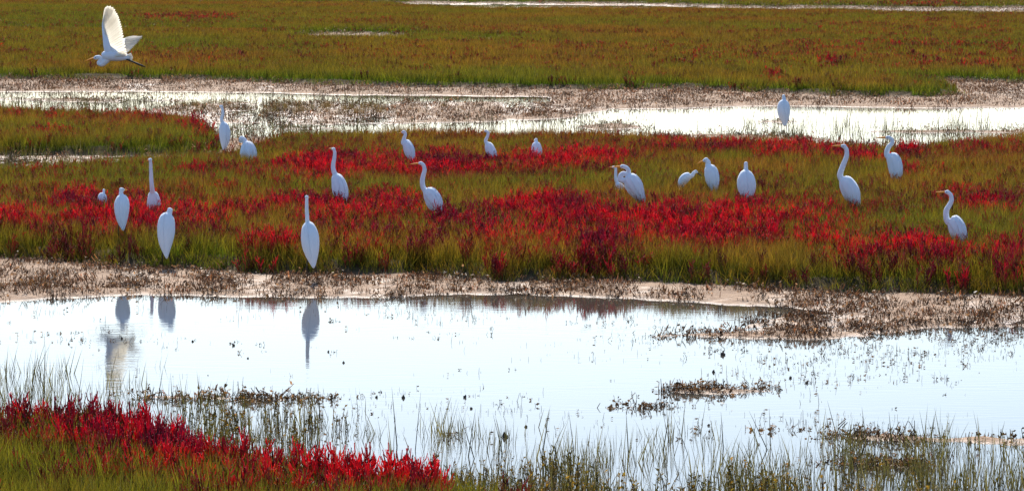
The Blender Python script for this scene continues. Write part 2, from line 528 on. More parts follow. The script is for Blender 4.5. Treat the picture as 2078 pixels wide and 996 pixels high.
def stub_tuft(n, spread, h, seed, leafy=0.5, r0=.003):
    """dead stumps: short leaning twigs and small curled brown leaves"""
    r = random.Random(seed)
    V, Fc, bl, ht = [], [], [], []
    for i in range(n):
        a = r.uniform(0, 6.283); rr = spread * math.sqrt(r.random())
        x, y = rr * math.cos(a), rr * math.sin(a)
        hh = h * r.choice((.35, .5, .6, .8, 1.3)) * r.uniform(.8, 1.2); la = r.uniform(0, 6.283); ll = hh * r.uniform(.0, .4)
        n0 = len(V)
        ex, ey = x + math.cos(la) * ll, y + math.sin(la) * ll
        tube(V, Fc, [(x, y, -0.03), (ex, ey, hh)], [r0, r0 * .6], 3)
        b = r.random()
        if r.random() < leafy:
            for q in range(r.randint(1, 3)):
                s = h * r.uniform(.22, .5)
                j = len(V)
                ta = r.uniform(0, 6.283); t = r.uniform(.3, 1); tw = r.uniform(-.6, .6)
                cx, cy, cz = x + (ex - x) * t, y + (ey - y) * t, hh * t
                ux, uy = math.cos(ta) * s, math.sin(ta) * s
                V += [(cx, cy, cz), (cx + ux * .8 - uy * .4, cy + uy * .8 + ux * .4, cz + s * (.3 + tw)), (cx + ux * 1.5, cy + uy * 1.5, cz + s * tw), (cx + ux * .6 + uy * .4, cy + uy * .6 - ux * .4, cz - s * .3)]
                Fc += [(j, j + 1, j + 2, j + 3)]
        for v in V[n0:]:
            bl.append(b); ht.append(min(1, max(0, v[2] / h)))
    return V, Fc, {'bl': bl, 'ht': ht}

def leafy_sprig(h, seed):
    """thin upright stem with small oval leaves"""
    r = random.Random(seed)
    V, Fc, bl, ht = [], [], [], []
    for s in range(r.randint(2, 4)):
        x, y = r.uniform(-.06, .06), r.uniform(-.06, .06)
        lx, ly = r.uniform(-.3, .3) * h, r.uniform(-.12, .12) * h
        hh = h * r.uniform(.6, 1.1); b = r.random(); n0 = len(V)
        tube(V, Fc, [(x, y, -.05), (x + lx * .4, y + ly * .4, hh * .5), (x + lx, y + ly, hh)], [.0035, .003, .0015], 3)
        for k in range(6):
            t = r.uniform(.2, .95); a = r.uniform(0, 6.283); sz = r.uniform(.012, .026)
            p = (x + lx * t, y + ly * t, hh * t); j = len(V)
            ca, sa = math.cos(a) * sz, math.sin(a) * sz
            V += [p, (p[0] + ca * .6 - sa * .35, p[1] + sa * .6 + ca * .35, p[2] + sz * .4), (p[0] + ca * 1.2, p[1] + sa * 1.2, p[2] + sz * .9),
                  (p[0] + ca * .6 + sa * .35, p[1] + sa * .6 - ca * .35, p[2] + sz * .7)]
            Fc.append((j, j + 1, j + 2, j + 3))
        for v in V[n0:]:
            bl.append(min(1, max(0, b + r.uniform(-.1, .1)))); ht.append(min(1, max(0, v[2] / h)))
    return V, Fc, {'bl': bl, 'ht': ht}

PROTO = {}
def proto(key, builds, mat):
    c = bpy.data.collections.new('prototype_' + key)
    for i, (V, Fc, at) in enumerate(builds):
        me = mesh_np(key, V, Fc, mat, at)
        o = bpy.data.objects.new('%s_%d' % (key, i), me)
        c.objects.link(o)
    PROTO[key] = c

proto('grass', [ribbon_tuft(28, .13, .34, .0065, .45, 100 + i) for i in range(6)], M_GRASS)
proto('grass_far', [ribbon_tuft(46, .34, .32, .014, .4, 200 + i, 2) for i in range(6)], M_GRASS)
proto('glasswort', [glasswort(.31, .20, 6, 300 + i) for i in range(6)], M_GLASS)
proto('glasswort_far', [glasswort(.30, .40, 9, 320 + i, .008, 5) for i in range(4)], M_GLASS)
proto('stubble', [stub_tuft(7, .10, .052, 400 + i, .6, .0036) for i in range(10)], M_STUB)
proto('stubble_far', [stub_tuft(14, .35, .05, 420 + i, .7, .004) for i in range(8)], M_STUB)
proto('crumbs', [stub_tuft(16, .16, .024, 460 + i, .35, .0042) for i in range(8)], M_STUB)
proto('tick', [stub_tuft(4, .22, .06, 480 + i, .15, .0026) for i in range(8)], M_STUB)
proto('leafy', [stub_tuft(12, .11, .05, 440 + i, 1.0, .003) for i in range(6)], M_STUB)
proto('reed', [ribbon_tuft(5, .10, .32, .0068, .30, 500 + i, 3, .2) for i in range(8)], M_GRASS)
proto('sprig', [leafy_sprig(.2, 600 + i) for i in range(8)], M_GRASS)

def scatter(name, key, P, col, tip, scl, label, cat, tilt=0.12):
    """one ground-cover object: points carrying colour, size and turn, each instancing one of the prototypes"""
    n = len(P)
    if n == 0: return None
    me = bpy.data.meshes.new(name)
    me.vertices.add(n)
    me.vertices.foreach_set('co', np.asarray(P, np.float32).ravel())
    rot = np.stack([rng.normal(0, tilt, n), rng.normal(0, tilt, n), rng.uniform(0, 6.283, n)], 1)
    for an, a, ty, fld in (('rot', rot, 'FLOAT_VECTOR', 'vector'), ('col', col, 'FLOAT_VECTOR', 'vector'),
                           ('tip', tip, 'FLOAT_VECTOR', 'vector'), ('scl', scl, 'FLOAT_VECTOR', 'vector')):
        at = me.attributes.new(an, ty, 'POINT')
        at.data.foreach_set(fld, np.asarray(a, np.float32).ravel())
    at = me.attributes.new('pick', 'INT', 'POINT')
    at.data.foreach_set('value', rng.integers(0, len(PROTO[key].objects), n).astype(np.int32))
    o = link(name, me)
    nt = bpy.data.node_groups.new(name + '_cover', 'GeometryNodeTree')
    nt.interface.new_socket('Geometry', in_out='INPUT', socket_type='NodeSocketGeometry')
    nt.interface.new_socket('Geometry', in_out='OUTPUT', socket_type='NodeSocketGeometry')
    gi, go = nt.nodes.new('NodeGroupInput'), nt.nodes.new('NodeGroupOutput')
    m2p = nt.nodes.new('GeometryNodeMeshToPoints')
    inst = nt.nodes.new('GeometryNodeInstanceOnPoints')
    ci = nt.nodes.new('GeometryNodeCollectionInfo')
    ci.inputs['Collection'].default_value = PROTO[key]
    ci.inputs['Separate Children'].default_value = True
    ci.inputs['Reset Children'].default_value = True
    inst.inputs['Pick Instance'].default_value = True
    def na(an, ty):
        q = nt.nodes.new('GeometryNodeInputNamedAttribute'); q.data_type = ty; q.inputs[0].default_value = an
        return q.outputs[0]
    nt.links.new(gi.outputs[0], m2p.inputs[0])
    nt.links.new(m2p.outputs[0], inst.inputs['Points'])
    nt.links.new(ci.outputs[0], inst.inputs['Instance'])
    nt.links.new(na('pick', 'INT'), inst.inputs['Instance Index'])
    nt.links.new(na('rot', 'FLOAT_VECTOR'), inst.inputs['Rotation'])
    nt.links.new(na('scl', 'FLOAT_VECTOR'), inst.inputs['Scale'])
    nt.links.new(inst.outputs[0], go.inputs[0])
    md = o.modifiers.new('cover', 'NODES'); md.node_group = nt
    tag(o, label, cat, kind='stuff')
    return o

def rand_area(d0, d1, density, u0=-0.19, u1=0.19):
    """uniform points over the trapezoid of ground between two distances"""
    area = 0.5 * (d1 * d1 - d0 * d0) * (u1 - u0)
    n = int(area * density)
    Y = np.sqrt(rng.uniform(d0 * d0, d1 * d1, n))
    X = rng.uniform(u0, u1, n) * Y
    return X, Y

def to_px(X, Y, z):
    """photograph pixel of ground-cover points, to read the plan of where the red plants grow"""
    dz = z - CAM_H
    fwd = Y * CP - dz * SP
    up = Y * SP + dz * CP
    return 1039 + F_PX * X / fwd, 498 - F_PX * up / fwd

# patches of red glasswort: pixel centre, radii and strength, read at the height of the plants' tops
RED = [(660,340,85,26,1),(560,350,80,14,.6),(760,330,80,20,.8),(900,335,80,22,1),(1000,330,70,14,.8),(1090,326,60,16,.9),(1185,322,75,20,1),
 (1270,345,50,14,.35),(1400,297,85,10,.9),(1500,298,80,10,.9),(1600,304,70,12,1),(1665,312,60,13,.9),(1745,318,60,13,.9),(1842,305,15,7,1.2),
 (1960,300,65,8,.7),(2050,296,50,8,.5),(150,405,55,16,1),(40,440,60,20,.9),(105,460,25,12,1),(200,442,60,26,1),(290,436,60,28,1.1),(385,440,75,26,1),
 (450,372,16,10,.6),(520,430,30,15,.8),(600,412,85,14,.9),(560,492,50,22,.7),(700,432,85,20,.9),(800,414,60,20,.9),(905,440,60,25,.9),
 (760,472,90,18,.6),(865,492,60,16,.7),(1000,460,80,30,.8),(1060,430,70,24,1),(1110,420,60,24,1),(1180,455,100,42,1.2),(1230,485,80,24,1.2),
 (1330,445,100,28,1.1),(1400,470,110,28,1),(1500,435,70,26,1.1),(1560,462,60,24,.9),(1640,450,60,28,.9),(1660,490,60,20,.8),(1765,505,70,18,.9),
 (1850,500,60,18,1),(1920,520,40,18,1.3),(2050,520,40,28,1.1),(2150,500,80,30,.8),(1945,400,40,14,.7),(2020,415,55,13,.9),(1720,438,40,14,.5),
 (1005,512,13,8,1.3),(400,345,45,14,.6),(90,350,60,12,.35),(1845,346,10,6,1.1),(1905,346,10,6,.9),(-120,450,120,30,.8),
 (100,238,40,10,.6),(300,236,85,13,.55),(395,258,28,14,1.0),(120,264,45,10,.6),(30,232,20,9,.6),(260,270,40,10,.3),(-100,240,80,15,.6),
 (1690,130,20,8,1.1),(1880,122,45,9,.9),(1985,128,25,8,.9),(1565,154,16,6,1.1),(1700,92,110,9,.7),(1860,88,130,10,.7),(2000,90,80,9,.5),
 (1560,105,60,10,.5),(1400,95,120,8,.4),(1620,112,60,8,.5),(1900,50,130,14,.4),(2000,58,70,10,.5),(380,35,110,7,.8),(850,104,150,14,.3),(300,112,130,10,.4),
 (420,125,30,8,.6),(90,125,20,8,.4),(0,88,8,6,1),(1230,100,140,10,.45),(760,40,200,9,.25),(1250,155,100,10,.2),(1890,8,80,5,.6),(2150,110,120,25,.5),
 (1650,110,420,26,.42),(1850,60,260,20,.38),(1150,100,260,14,.3),(330,110,200,14,.35),(700,100,260,16,.25),(60,840,80,18,.9),(150,860,90,22,1),(250,880,90,34,1.3),(330,905,90,34,1.2),(390,930,60,28,.9),(500,935,55,30,1),(560,945,50,28,1),(645,945,50,28,1),
 (705,965,40,28,1.1),(790,975,28,26,1.3),(850,975,32,26,1.2),(240,960,60,22,.4),(450,985,60,20,.5),(-120,830,140,25,.9)]

def red_field(X, Y, z):
    px, py = to_px(X, Y, z)
    f = np.zeros(X.shape)
    for cx, cy, rx, ry, s in RED:
        q = ((px - cx) / (rx * 1.35)) ** 2 + ((py - cy) / (ry * 1.3)) ** 2
        f = np.maximum(f, s * np.exp(-q ** 1.1 * 0.9))
    return f

def lerp3(a, b, t):
    return np.asarray(a)[None, :] * (1 - t[:, None]) + np.asarray(b)[None, :] * t[:, None]

GREEN, OLIVE, RUST, ORANGE = (.078, .145, .006), (.16, .15, .010), (.28, .075, .014), (.30, .14, .012)
RED_A, RED_B, RED_C = (.58, .006, .038), (.66, .020, .032), (.32, .008, .045)

GRN = [(1150,375,110,20),(1780,440,160,26),(600,385,130,14),(1000,385,120,18),(250,358,200,18),(1720,372,60,22),(430,400,60,12),(1300,375,80,16),(1950,460,120,20),
       (200,565,120,12),(60,100,120,20),(330,95,160,20),(600,100,80,14),(150,28,160,14),(900,20,120,8),(250,290,150,14)]
def grass_colours(X, Y, greenness, L1):
    px, py = to_px(X, Y, .3)
    gp = np.zeros(len(X))
    for cx, cy, rx, ry in GRN:
        gp = np.maximum(gp, np.exp(-(((px - cx) / rx) ** 2 + ((py - cy) / ry) ** 2) ** 1.3))
    g = np.clip(0.30 + 0.75 * fbm(X / L1, Y / (L1 * 1.6), 61, 3) + .35 * fbm(X / .5, Y / .9, 63, 2) + greenness + .6 * gp, 0, 1)
    n2 = np.clip(0.5 + 0.9 * fbm(X / (L1 * .5), Y / (L1 * .9), 67, 2) + rng.normal(0, .25, X.shape), 0, 1)
    base = lerp3(OLIVE, GREEN, g)
    tip = lerp3(ORANGE, RUST, n2) * (1 - g[:, None] * .75) + np.asarray(OLIVE)[None, :] * (g[:, None] * .75)
    j = rng.uniform(.65, 1.3, (len(X), 1))
    return base * j, tip * j

def grow(bank, d0, d1, dens, key_g, key_r, red_z, red_dens, scale, green_edge, names, labels, Ln=2.5, gb=0.0, bgr=.5, u=0.19):
    X, Y = rand_area(d0, d1, dens, -u, u)
    s = bank_sd(X, Y, [bank])[bank]
    k = s > -0.06
    X, Y, s = X[k], Y[k], s[k]
    z = terrain(X, Y)[0]
    rf = red_field(X, Y, red_z)
    # blotches and gaps inside the patches
    blot = fbm(X / (.35 * scale), Y / (.6 * scale), 91, 2)
    prob = np.clip(rf * 1.05 + blot * 0.65 - 0.2, 0.0, .92) * (rf > .05)
    wide = fbm(X / (1.6 * scale), Y / (1.2 * scale), 101, 3) if bank not in ('far', 'farthest') else fbm(X / 9.0, Y / 5.0, 103, 3)
    stray = np.clip(.16 + .55 * wide, .03, .6) * bgr          # dull, rusty plants strewn through the grass
    prob = np.maximum(prob, stray)
    if bank == 'middle':                                       # the low wet front of the bank is mostly grass
        prob = prob * np.where(Y < 58, .5 + .5 * sstep(.3, 1.2, s), 1.0)
    is_red = rng.random(len(X)) < prob
    # grass: everywhere, thinner inside solid red
    kg = rng.random(len(X)) > prob * 0.55
    edge = sstep(1.6, 0.2, s) * green_edge
    hv = 1.06 + 0.25 * fbm(X / 1.3, Y / 1.3, 97, 2) + .22 * fbm(X / .3, Y / .3, 98, 2)
    c, t = grass_colours(X, Y, edge + gb, Ln)
    S = np.stack([rng.uniform(.8, 1.2, len(X)) * scale, rng.uniform(.8, 1.2, len(X)) * scale, rng.uniform(.75, 1.15, len(X)) * hv], 1)
    # low at the very edge
    S[:, 2] *= 0.65 + 0.35 * sstep(0.0, 0.4, s)
    P = np.stack([X, Y, z - .01], 1)
    scatter(names[0], key_g, P[kg], c[kg], t[kg], S[kg], labels[0], 'grass')
    kr = is_red & (rng.random(len(X)) < red_dens)
    m = np.clip(.5 + .9 * fbm(X / .8, Y / .8, 93, 2) + rng.normal(0, .2, len(X)), 0, 1)
    tipc = lerp3(RED_C, RED_A, np.clip(m * 2, 0, 1)) * (m < .5)[:, None] + lerp3(RED_A, RED_B, np.clip(m * 2 - 1, 0, 1)) * (m >= .5)[:, None]
    weak = np.clip(1 - rf * 1.5, 0, .85)[:, None] * rng.uniform(.45, 1.0, (len(X), 1))
    tipc = tipc * (1 - weak) + lerp3((.26, .075, .015), (.20, .035, .02), rng.random(len(X))) * weak
    basec = lerp3((.16, .05, .02), (.12, .09, .02), rng.random(len(X)))
    Sr = np.stack([S[:, 0], S[:, 1], rng.uniform(.65, 1.2, len(X)) * (.85 + .2 * rf)], 1)
    if kr.sum():
        scatter(names[1], key_r, P[kr], basec[kr], tipc[kr], Sr[kr], labels[1], 'glasswort')

grow('near', 22, 36, 120, 'grass', 'glasswort', .33, .5, 1.0, .5, ('marsh_grass', 'red_glasswort'),
     ('green marsh grass on the bank below the near red glasswort', 'crimson glasswort stems massed along the bank beside reed stems'), 1.0, .55, .9)
grow('middle', 40, 82, 80, 'grass', 'glasswort', .36, .85, 1.1, .2, ('marsh_grass', 'red_glasswort'),
     ('olive and rust marsh grass of the bank where most egrets stand', 'red glasswort bands running between the standing egrets'), 2.0, .05, .95)
grow('left', 66, 88, 55, 'grass', 'glasswort', .33, .6, 1.2, .3, ('marsh_grass', 'red_glasswort'),
     ('dark green and rust grass of the islet below the flying egret', 'dull red glasswort on top of the islet below the flying egret'), 2.0, .15, .9)
grow('far', 94, 240, 11, 'grass_far', 'glasswort_far', .33, .6, 1.0, .6, ('marsh_grass', 'red_glasswort'),
     ('olive marsh meadow behind the middle pool and the flying egret', 'faded red glasswort scattered over the meadow behind the middle pool'), 6.0, .12, .75)
grow('farthest', 225, 420, 2.6, 'grass_far', 'glasswort_far', .33, .9, 1.9, .2, ('marsh_grass', 'red_glasswort'),
     ('green meadow strip beyond the last thin line of water', 'sparse red plants in the meadow beyond the last water line'), 14.0, .3, .4)

# ------------------------------------------------------------------ dead stubble on the mud
def stub_colours(n, k=1.0):
    t = rng.random(n)
    c = lerp3((.07, .036, .016), (.27, .15, .07), t) * k
    return c, c * rng.uniform(.9, 1.7, (n, 1))

def stubble(name, d0, d1, dens, key, scale, label, lo=-.035, kc=1.0):
    X, Y = rand_area(d0, d1, dens)
    h, bank, msd = terrain(X, Y)
    cl = fbm(X / (.5 * scale), Y / (1.0 * scale), 131, 3)
    k = (msd > -.1) & (bank < .6) & (h > lo) & (rng.random(len(X)) < np.clip(.55 + cl * 1.1, .08, 1))
    X, Y, h = X[k], Y[k], h[k]
    c, t = stub_colours(len(X), kc)
    s = rng.uniform(.5, 1.4, len(X))[:, None] * np.array([[scale, scale, 1.0]])
    scatter(name, key, np.stack([X, Y, np.maximum(h, -.02)], 1), c, t, s, label, 'dead plants', .3)

stubble('dead_stubble', 26, 40.5, 80, 'stubble', 1.0, 'brown dead stubble on the low mud bars of the near pool')
stubble('dead_stubble', 40.5, 55, 58, 'stubble', 1.0, 'brown dead stubble littering the pale mud shore of the near pool')
stubble('mud_crumbs', 26, 55, 55, 'crumbs', 1.0, 'fine dark crumbs and twig ends strewn on the mud by the near pool', lo=-.012, kc=1.7)
stubble('mud_crumbs', 62, 130, 14, 'crumbs', 1.8, 'fine dark crumbs and twig ends strewn on the mud by the middle pool', lo=-.012, kc=1.7)
stubble('dead_stubble', 62, 130, 10, 'stubble_far', 1.0, 'brown dead stubble on the mud flats round the middle pool')
stubble('dead_stubble', 130, 270, 4.0, 'stubble_far', 1.8, 'faint brown stubble along the last line of water')

def patchy(name, key, ells, dens, d0, d1, c0, c1, sz, label, cat, zoff=0.0, tilt=.12, tipk=1.3):
    """thin growth standing in the water, dense inside pixel ellipses (cx, cy, rx, ry, strength)"""
    X, Y = rand_area(d0, d1, dens)
    px, py = to_px(X, Y, 0.0)
    f = np.zeros(len(X))
    for cx, cy, rx, ry, s in ells:
        q = ((px - cx) / rx) ** 2 + ((py - cy) / ry) ** 2
        f = np.maximum(f, s * np.exp(-q ** 2))
    cl = fbm(X / .45, Y / .9, 151, 3)
    k = rng.random(len(X)) < f * np.clip(.5 + cl * 1.2, .05, 1)
    X, Y = X[k], Y[k]
    h = terrain(X, Y)[0]
    n = len(X)
    c = lerp3(c0, c1, rng.random(n))
    s = rng.uniform(sz[0], sz[1], n)[:, None] * np.array([[1, 1, 1.0]])
    scatter(name, key, np.stack([X, Y, np.maximum(h, -.015) + zoff], 1), c, c * tipk, s, label, cat, tilt)

patchy('dead_stubble', 'stubble', [(1750, 715, 330, 45, .5), (1950, 690, 250, 40, .9), (1500, 690, 300, 25, .35), (1700, 770, 200, 30, .22), (1000, 660, 900, 22, .14),
        (250, 692, 260, 22, .16), (480, 690, 600, 30, .05), (470, 812, 300, 10, .9), (650, 810, 120, 12, .5), (800, 815, 330, 22, .12), (1050, 820, 500, 20, .06),
        (1470, 792, 140, 9, 1), (1320, 824, 100, 9, .7), (1830, 890, 300, 16, .7), (1750, 945, 170, 14, .7), (560, 855, 220, 14, .35), (1500, 880, 600, 25, .2),
        (1200, 850, 1200, 200, .018), (1000, 720, 1100, 90, .010)],
       80, 26, 41, (.06, .035, .018), (.2, .11, .05), (.25, .75), 'brown dead stubs poking out of the near pool', 'dead plants', 0, .35)
patchy('dead_twigs', 'tick', [(1750, 715, 380, 55, .6), (1950, 700, 300, 50, 1.0), (1500, 700, 350, 40, .4), (1000, 645, 900, 20, .25), (250, 692, 300, 22, .18), (500, 820, 400, 30, .6),
        (800, 835, 400, 45, .5), (1450, 880, 700, 40, .6), (1700, 770, 260, 40, .4), (1100, 760, 1300, 160, .025), (500, 632, 700, 16, .25), (1800, 930, 500, 40, .6)],
       70, 26, 43, (.07, .04, .02), (.2, .11, .05), (.3, 1.0), 'fine upright twig ends pricking the surface of the near pool', 'dead plants', 0, .12)
patchy('dead_stubble', 'leafy', [(300, 803, 95, 7, .9), (430, 808, 130, 9, 1.0), (500, 812, 60, 8, .9), (650, 808, 70, 8, .5), (590, 812, 60, 5, .4), (1480, 790, 120, 7, 1), (1420, 788, 60, 6, .8), (1310, 822, 50, 4, .6),
        (1850, 887, 300, 8, .6), (1770, 943, 130, 8, .8), (460, 845, 60, 5, .4), (1580, 872, 60, 6, .6), (1480, 878, 120, 6, .3), (1960, 741, 60, 4, .6), (30, 585, 120, 6, .7)],
       110, 26, 46, (.10, .05, .018), (.26, .13, .04), (.6, 1.2), 'brown leafy weed heaped on the narrow bars of the near pool', 'dead plants', 0, .35)
patchy('reed_stems', 'reed', [(1350, 965, 950, 50, .7), (1750, 930, 450, 40, .5), (700, 905, 420, 45, .42), (420, 865, 300, 40, .35), (1700, 980, 700, 60, .8), (120, 800, 220, 50, .30), (1100, 905, 900, 25, .2),
        (1500, 1080, 1100, 90, 1.0), (1000, 1040, 300, 60, .9)],
       160, 22, 36, (.06, .056, .014), (.15, .125, .036), (.35, 1.3), 'thin olive reed stems standing in the shallows of the near pool', 'reeds', -.02, .12)
patchy('leafy_sprigs', 'sprig', [(1500, 1070, 1000, 75, .6), (1150, 1010, 260, 50, .7), (500, 905, 180, 25, .4), (1050, 985, 200, 35, .5), (560, 870, 150, 20, .25)],
       210, 22, 36, (.10, .09, .012), (.24, .13, .015), (.3, 1.3), 'small leafed olive brown sprigs in the shallows beside reed stems', 'plants', -.02, .12)
patchy('reed_stems', 'reed', [(100, 225, 260, 22, .55), (700, 275, 380, 14, .8), (1100, 270, 200, 18, .35), (1850, 275, 400, 30, .35), (1250, 288, 200, 8, .7), (1500, 290, 300, 8, .4),
        (220, 335, 260, 14, .6), (650, 215, 300, 14, .3)],
       20, 62, 105, (.05, .045, .016), (.10, .085, .03), (.9, 1.9), 'thin reed stems standing in the middle pool', 'reeds', -.02, .1)
patchy('dead_stubble', 'stubble_far', [(1235, 257, 70, 5, 1), (1085, 236, 70, 5, .8), (1590, 280, 60, 3, .8), (1950, 267, 150, 3, .6)],
       20, 70, 92, (.07, .036, .016), (.2, .11, .05), (.5, .9), 'dark stubble on the small islets of the middle pool', 'dead plants', 0, .2)
patchy('sedge', 'grass', [(620, 222, 260, 12, .9), (430, 215, 80, 10, .8), (780, 228, 120, 8, .6), (1080, 283, 110, 6, .8)],
       22, 80, 104, (.15, .10, .03), (.20, .12, .035), (.4, .75), 'low brown sedge growing on the mud flat in the middle pool', 'sedge', -.02, .1)

# ------------------------------------------------------------------ glasswort bushes, reeds and clods that stand out singly
def zground(x, y):
    return float(terrain(np.array([x]), np.array([y]))[0][0])

BUSH_ME = {}
for cname in M_BUSH:
    for v in range(3):
        V, Fc, at = glasswort(.30, .24, 9, 700 + v, .0048, 8)
        BUSH_ME[cname, v] = mesh_np('glasswort_bush', V, Fc, M_BUSH[cname], at)

def bush(px, py, colour, size, label, group=None):
    """px, py: pixel of the middle of the bush"""
    x, y = gnd(px, py, .25)
    o = link('glasswort_bush', BUSH_ME[colour, random.randrange(3)], loc=(x, y, zground(x, y) - .01))
    o.rotation_euler = (0, 0, random.uniform(0, 6.28))
    o.scale = (size, size, size * random.uniform(.95, 1.15))
    tag(o, label, 'glasswort', group)

for px, py, c in [(210,870,'crimson'),(255,865,'crimson'),(285,862,'crimson'),(300,885,'crimson'),(205,900,'scarlet'),(262,905,'crimson'),(320,900,'maroon'),
                  (352,890,'crimson'),(340,930,'scarlet'),(375,915,'maroon'),(355,955,'scarlet'),(140,865,'maroon'),(100,850,'maroon'),(515,920,'crimson'),
                  (480,940,'crimson'),(555,935,'crimson'),(665,935,'maroon'),(690,968,'scarlet'),(720,975,'scarlet'),(740,955,'crimson')]:
    bush(px, py, c, random.uniform(.95, 1.25), {'crimson': 'crimson glasswort bush in the red mass on the near bank', 'scarlet': 'scarlet glasswort bush in the red mass on the near bank',
         'maroon': 'dark maroon glasswort bush in the red mass on the near bank'}[c], c + ' bushes on the near bank')
bush(797, 970, 'scarlet', 1.3, 'bright scarlet glasswort spike near the tapering end of the near bank')
bush(850, 972, 'crimson', 1.35, 'wide crimson glasswort bush at the tapering end of the near bank')
for px, py, c, s, lab in [(1005,512,'scarlet',1.0,'lone scarlet glasswort bush in green grass just above the mud shore'),
    (1842,304,'scarlet',1.2,'lone scarlet glasswort bush against the middle pool behind the crook-necked egret'),
    (1845,346,'scarlet',.9,'small scarlet glasswort bush just beside the crook-necked egret'),
    (1715,408,'scarlet',.9,'scarlet glasswort bush at the breast of the tallest long-necked egret'),
    (1690,130,'crimson',1.6,'crimson glasswort clump alone in the far meadow'),
    (1568,154,'scarlet',1.5,'scarlet glasswort clump near the front edge of the far meadow'),
    (395,258,'crimson',1.5,'crimson glasswort bush on the end of the islet nearest two egrets')]:
    bush(px, py, c, s, lab)
for px, py, c in [(1910,522,'scarlet'),(1935,515,'scarlet'),(1900,530,'crimson'),(2045,520,'crimson'),(2060,535,'scarlet'),(1850,505,'crimson'),(1780,505,'crimson'),(1730,515,'crimson'),
                  (1240,490,'crimson'),(1190,490,'scarlet'),(1160,480,'crimson'),(1390,420,'scarlet'),(1120,410,'crimson'),(1440,455,'scarlet'),(1510,430,'crimson'),(1290,412,'scarlet'),
                  (570,508,'crimson'),(105,405,'scarlet'),(150,400,'crimson'),(375,395,'scarlet'),(180,450,'crimson'),(110,458,'crimson'),(670,330,'crimson'),(645,345,'scarlet'),(710,445,'scarlet')]:
    bush(px, py, c, random.uniform(.8, 1.05), c + ' glasswort bush standing proud of the red bands among the egrets', c + ' bushes among the egrets')

REEDS = [((807,905),(795,785)),((841,915),(854,794)),((650,850),(645,778)),((968,930),(931,833)),((948,925),(965,829)),((1024,920),(1000,838)),((1100,910),(1115,831)),
 ((1168,925),(1154,833)),((1276,915),(1270,828)),((1343,915),(1360,829)),((1402,920),(1363,833)),((1469,910),(1463,835)),((1565,912),(1520,833)),((1564,905),(1561,828)),
 ((1700,880),(1679,813)),((1760,900),(1749,826)),((1811,900),(1804,835)),((1888,890),(1896,840)),((2028,895),(2039,854)),((86,870),(93,699)),((150,860),(170,726)),
 ((108,850),(114,736)),((58,860),(73,708)),((316,820),(332,742)),((402,822),(404,761)),((470,830),(474,770)),((350,815),(346,755))]
for (bx, by), (tx, ty) in REEDS:
    x, y = gnd(bx, by, 0.0)
    z0 = max(zground(x, y), -.05)
    tip = at_depth(tx, ty, y)
    V, Fc, bl, ht = [], [], [], []
    d = tip - np.array([x, y, 0.0]); bw = random.uniform(.003, .0045)
    side = np.array([random.uniform(.5, 1), random.uniform(-.6, .6), 0]); side /= np.linalg.norm(side)
    nrm = np.array([-side[1], side[0], 0])
    b = random.random()
    for k in range(6):
        t = k / 5
        c = np.array([0, 0, z0 - .02]) * (1 - t) + d * (t * .8 + .2 * t * t) * np.array([1, 1, 1 / 1.0])
        w = bw * (1 - t ** 2.2) + .0006
        for q in (c - side * w, c + nrm * w * .35, c + side * w):
            V.append(tuple(q)); bl.append(b); ht.append(t)
    for k in range(5):
        j = k * 3
        Fc += [(j, j + 1, j + 4, j + 3), (j + 1, j + 2, j + 5, j + 4), (j + 2, j, j + 3, j + 5)]
    o = link('reed_stalk', mesh_np('reed_stalk', V, Fc, M_REED, {'bl': bl, 'ht': ht}), loc=(x, y, 0))
    if bx < 200:
        tag(o, 'tall thin reed stalk rising behind the near red glasswort', 'reed', 'tall reeds behind the near glasswort')
    elif bx < 700:
        tag(o, 'short reed stalk beside the leafy brown bar in the near pool', 'reed', 'reeds at the leafy bar')
    else:
        if abs(tx - bx) > 22: tag(o, 'slanting reed stalk leaning well over the near pool shallows', 'reed', 'slanting reeds in the near shallows')
        elif abs(tx - bx) > 12: tag(o, 'slightly tilted reed stalk in the near pool shallows', 'reed', 'tilted reeds in the near shallows')
        else: tag(o, 'straight upright reed stalk in the near pool shallows', 'reed', 'upright reeds in the near shallows')

def clod_mesh(seed, r):
    bm = bmesh.new()
    bmesh.ops.create_icosphere(bm, subdivisions=2, radius=r)
    rr = random.Random(seed)
    for v in bm.verts:
        v.co *= rr.uniform(.7, 1.25)
        v.co.z *= .9
        if v.co.z > r * .5 and rr.random() < .3: v.co.z += r * .7
    me = bpy.data.meshes.new('clod'); bm.to_mesh(me); bm.free()
    me.materials.append(M_CLOD)
    return me
CL = [clod_mesh(i, .014) for i in range(4)]
for i, (px, py, s) in enumerate([(1025,886,1.7),(1467,720,1.9),(474,701,1.1),(391,693,.9),(247,687,.8),(666,714,.8),(697,736,.8),(956,829,.9),(818,807,1.1),(764,806,.9),(943,806,1.1),
                                 (1067,866,.9),(640,906,.9),(1604,767,1),(1637,777,1),(503,727,.7),(1448,755,1)]):
    x, y = gnd(px, py, 0)
    o = link('mud_clod', CL[i % 4], loc=(x, y, .004)); o.scale = (s, s, s); o.rotation_euler = (0, 0, i * 1.3)
    if i == 0: tag(o, 'pointed black clod standing alone before the reed stalks', 'clod')
    elif i == 1: tag(o, 'largest brown clod in open water off the mud spit', 'clod')
    else: tag(o, 'tiny dark clod dotting the open water of the near pool', 'clod', 'tiny clods in the near pool')

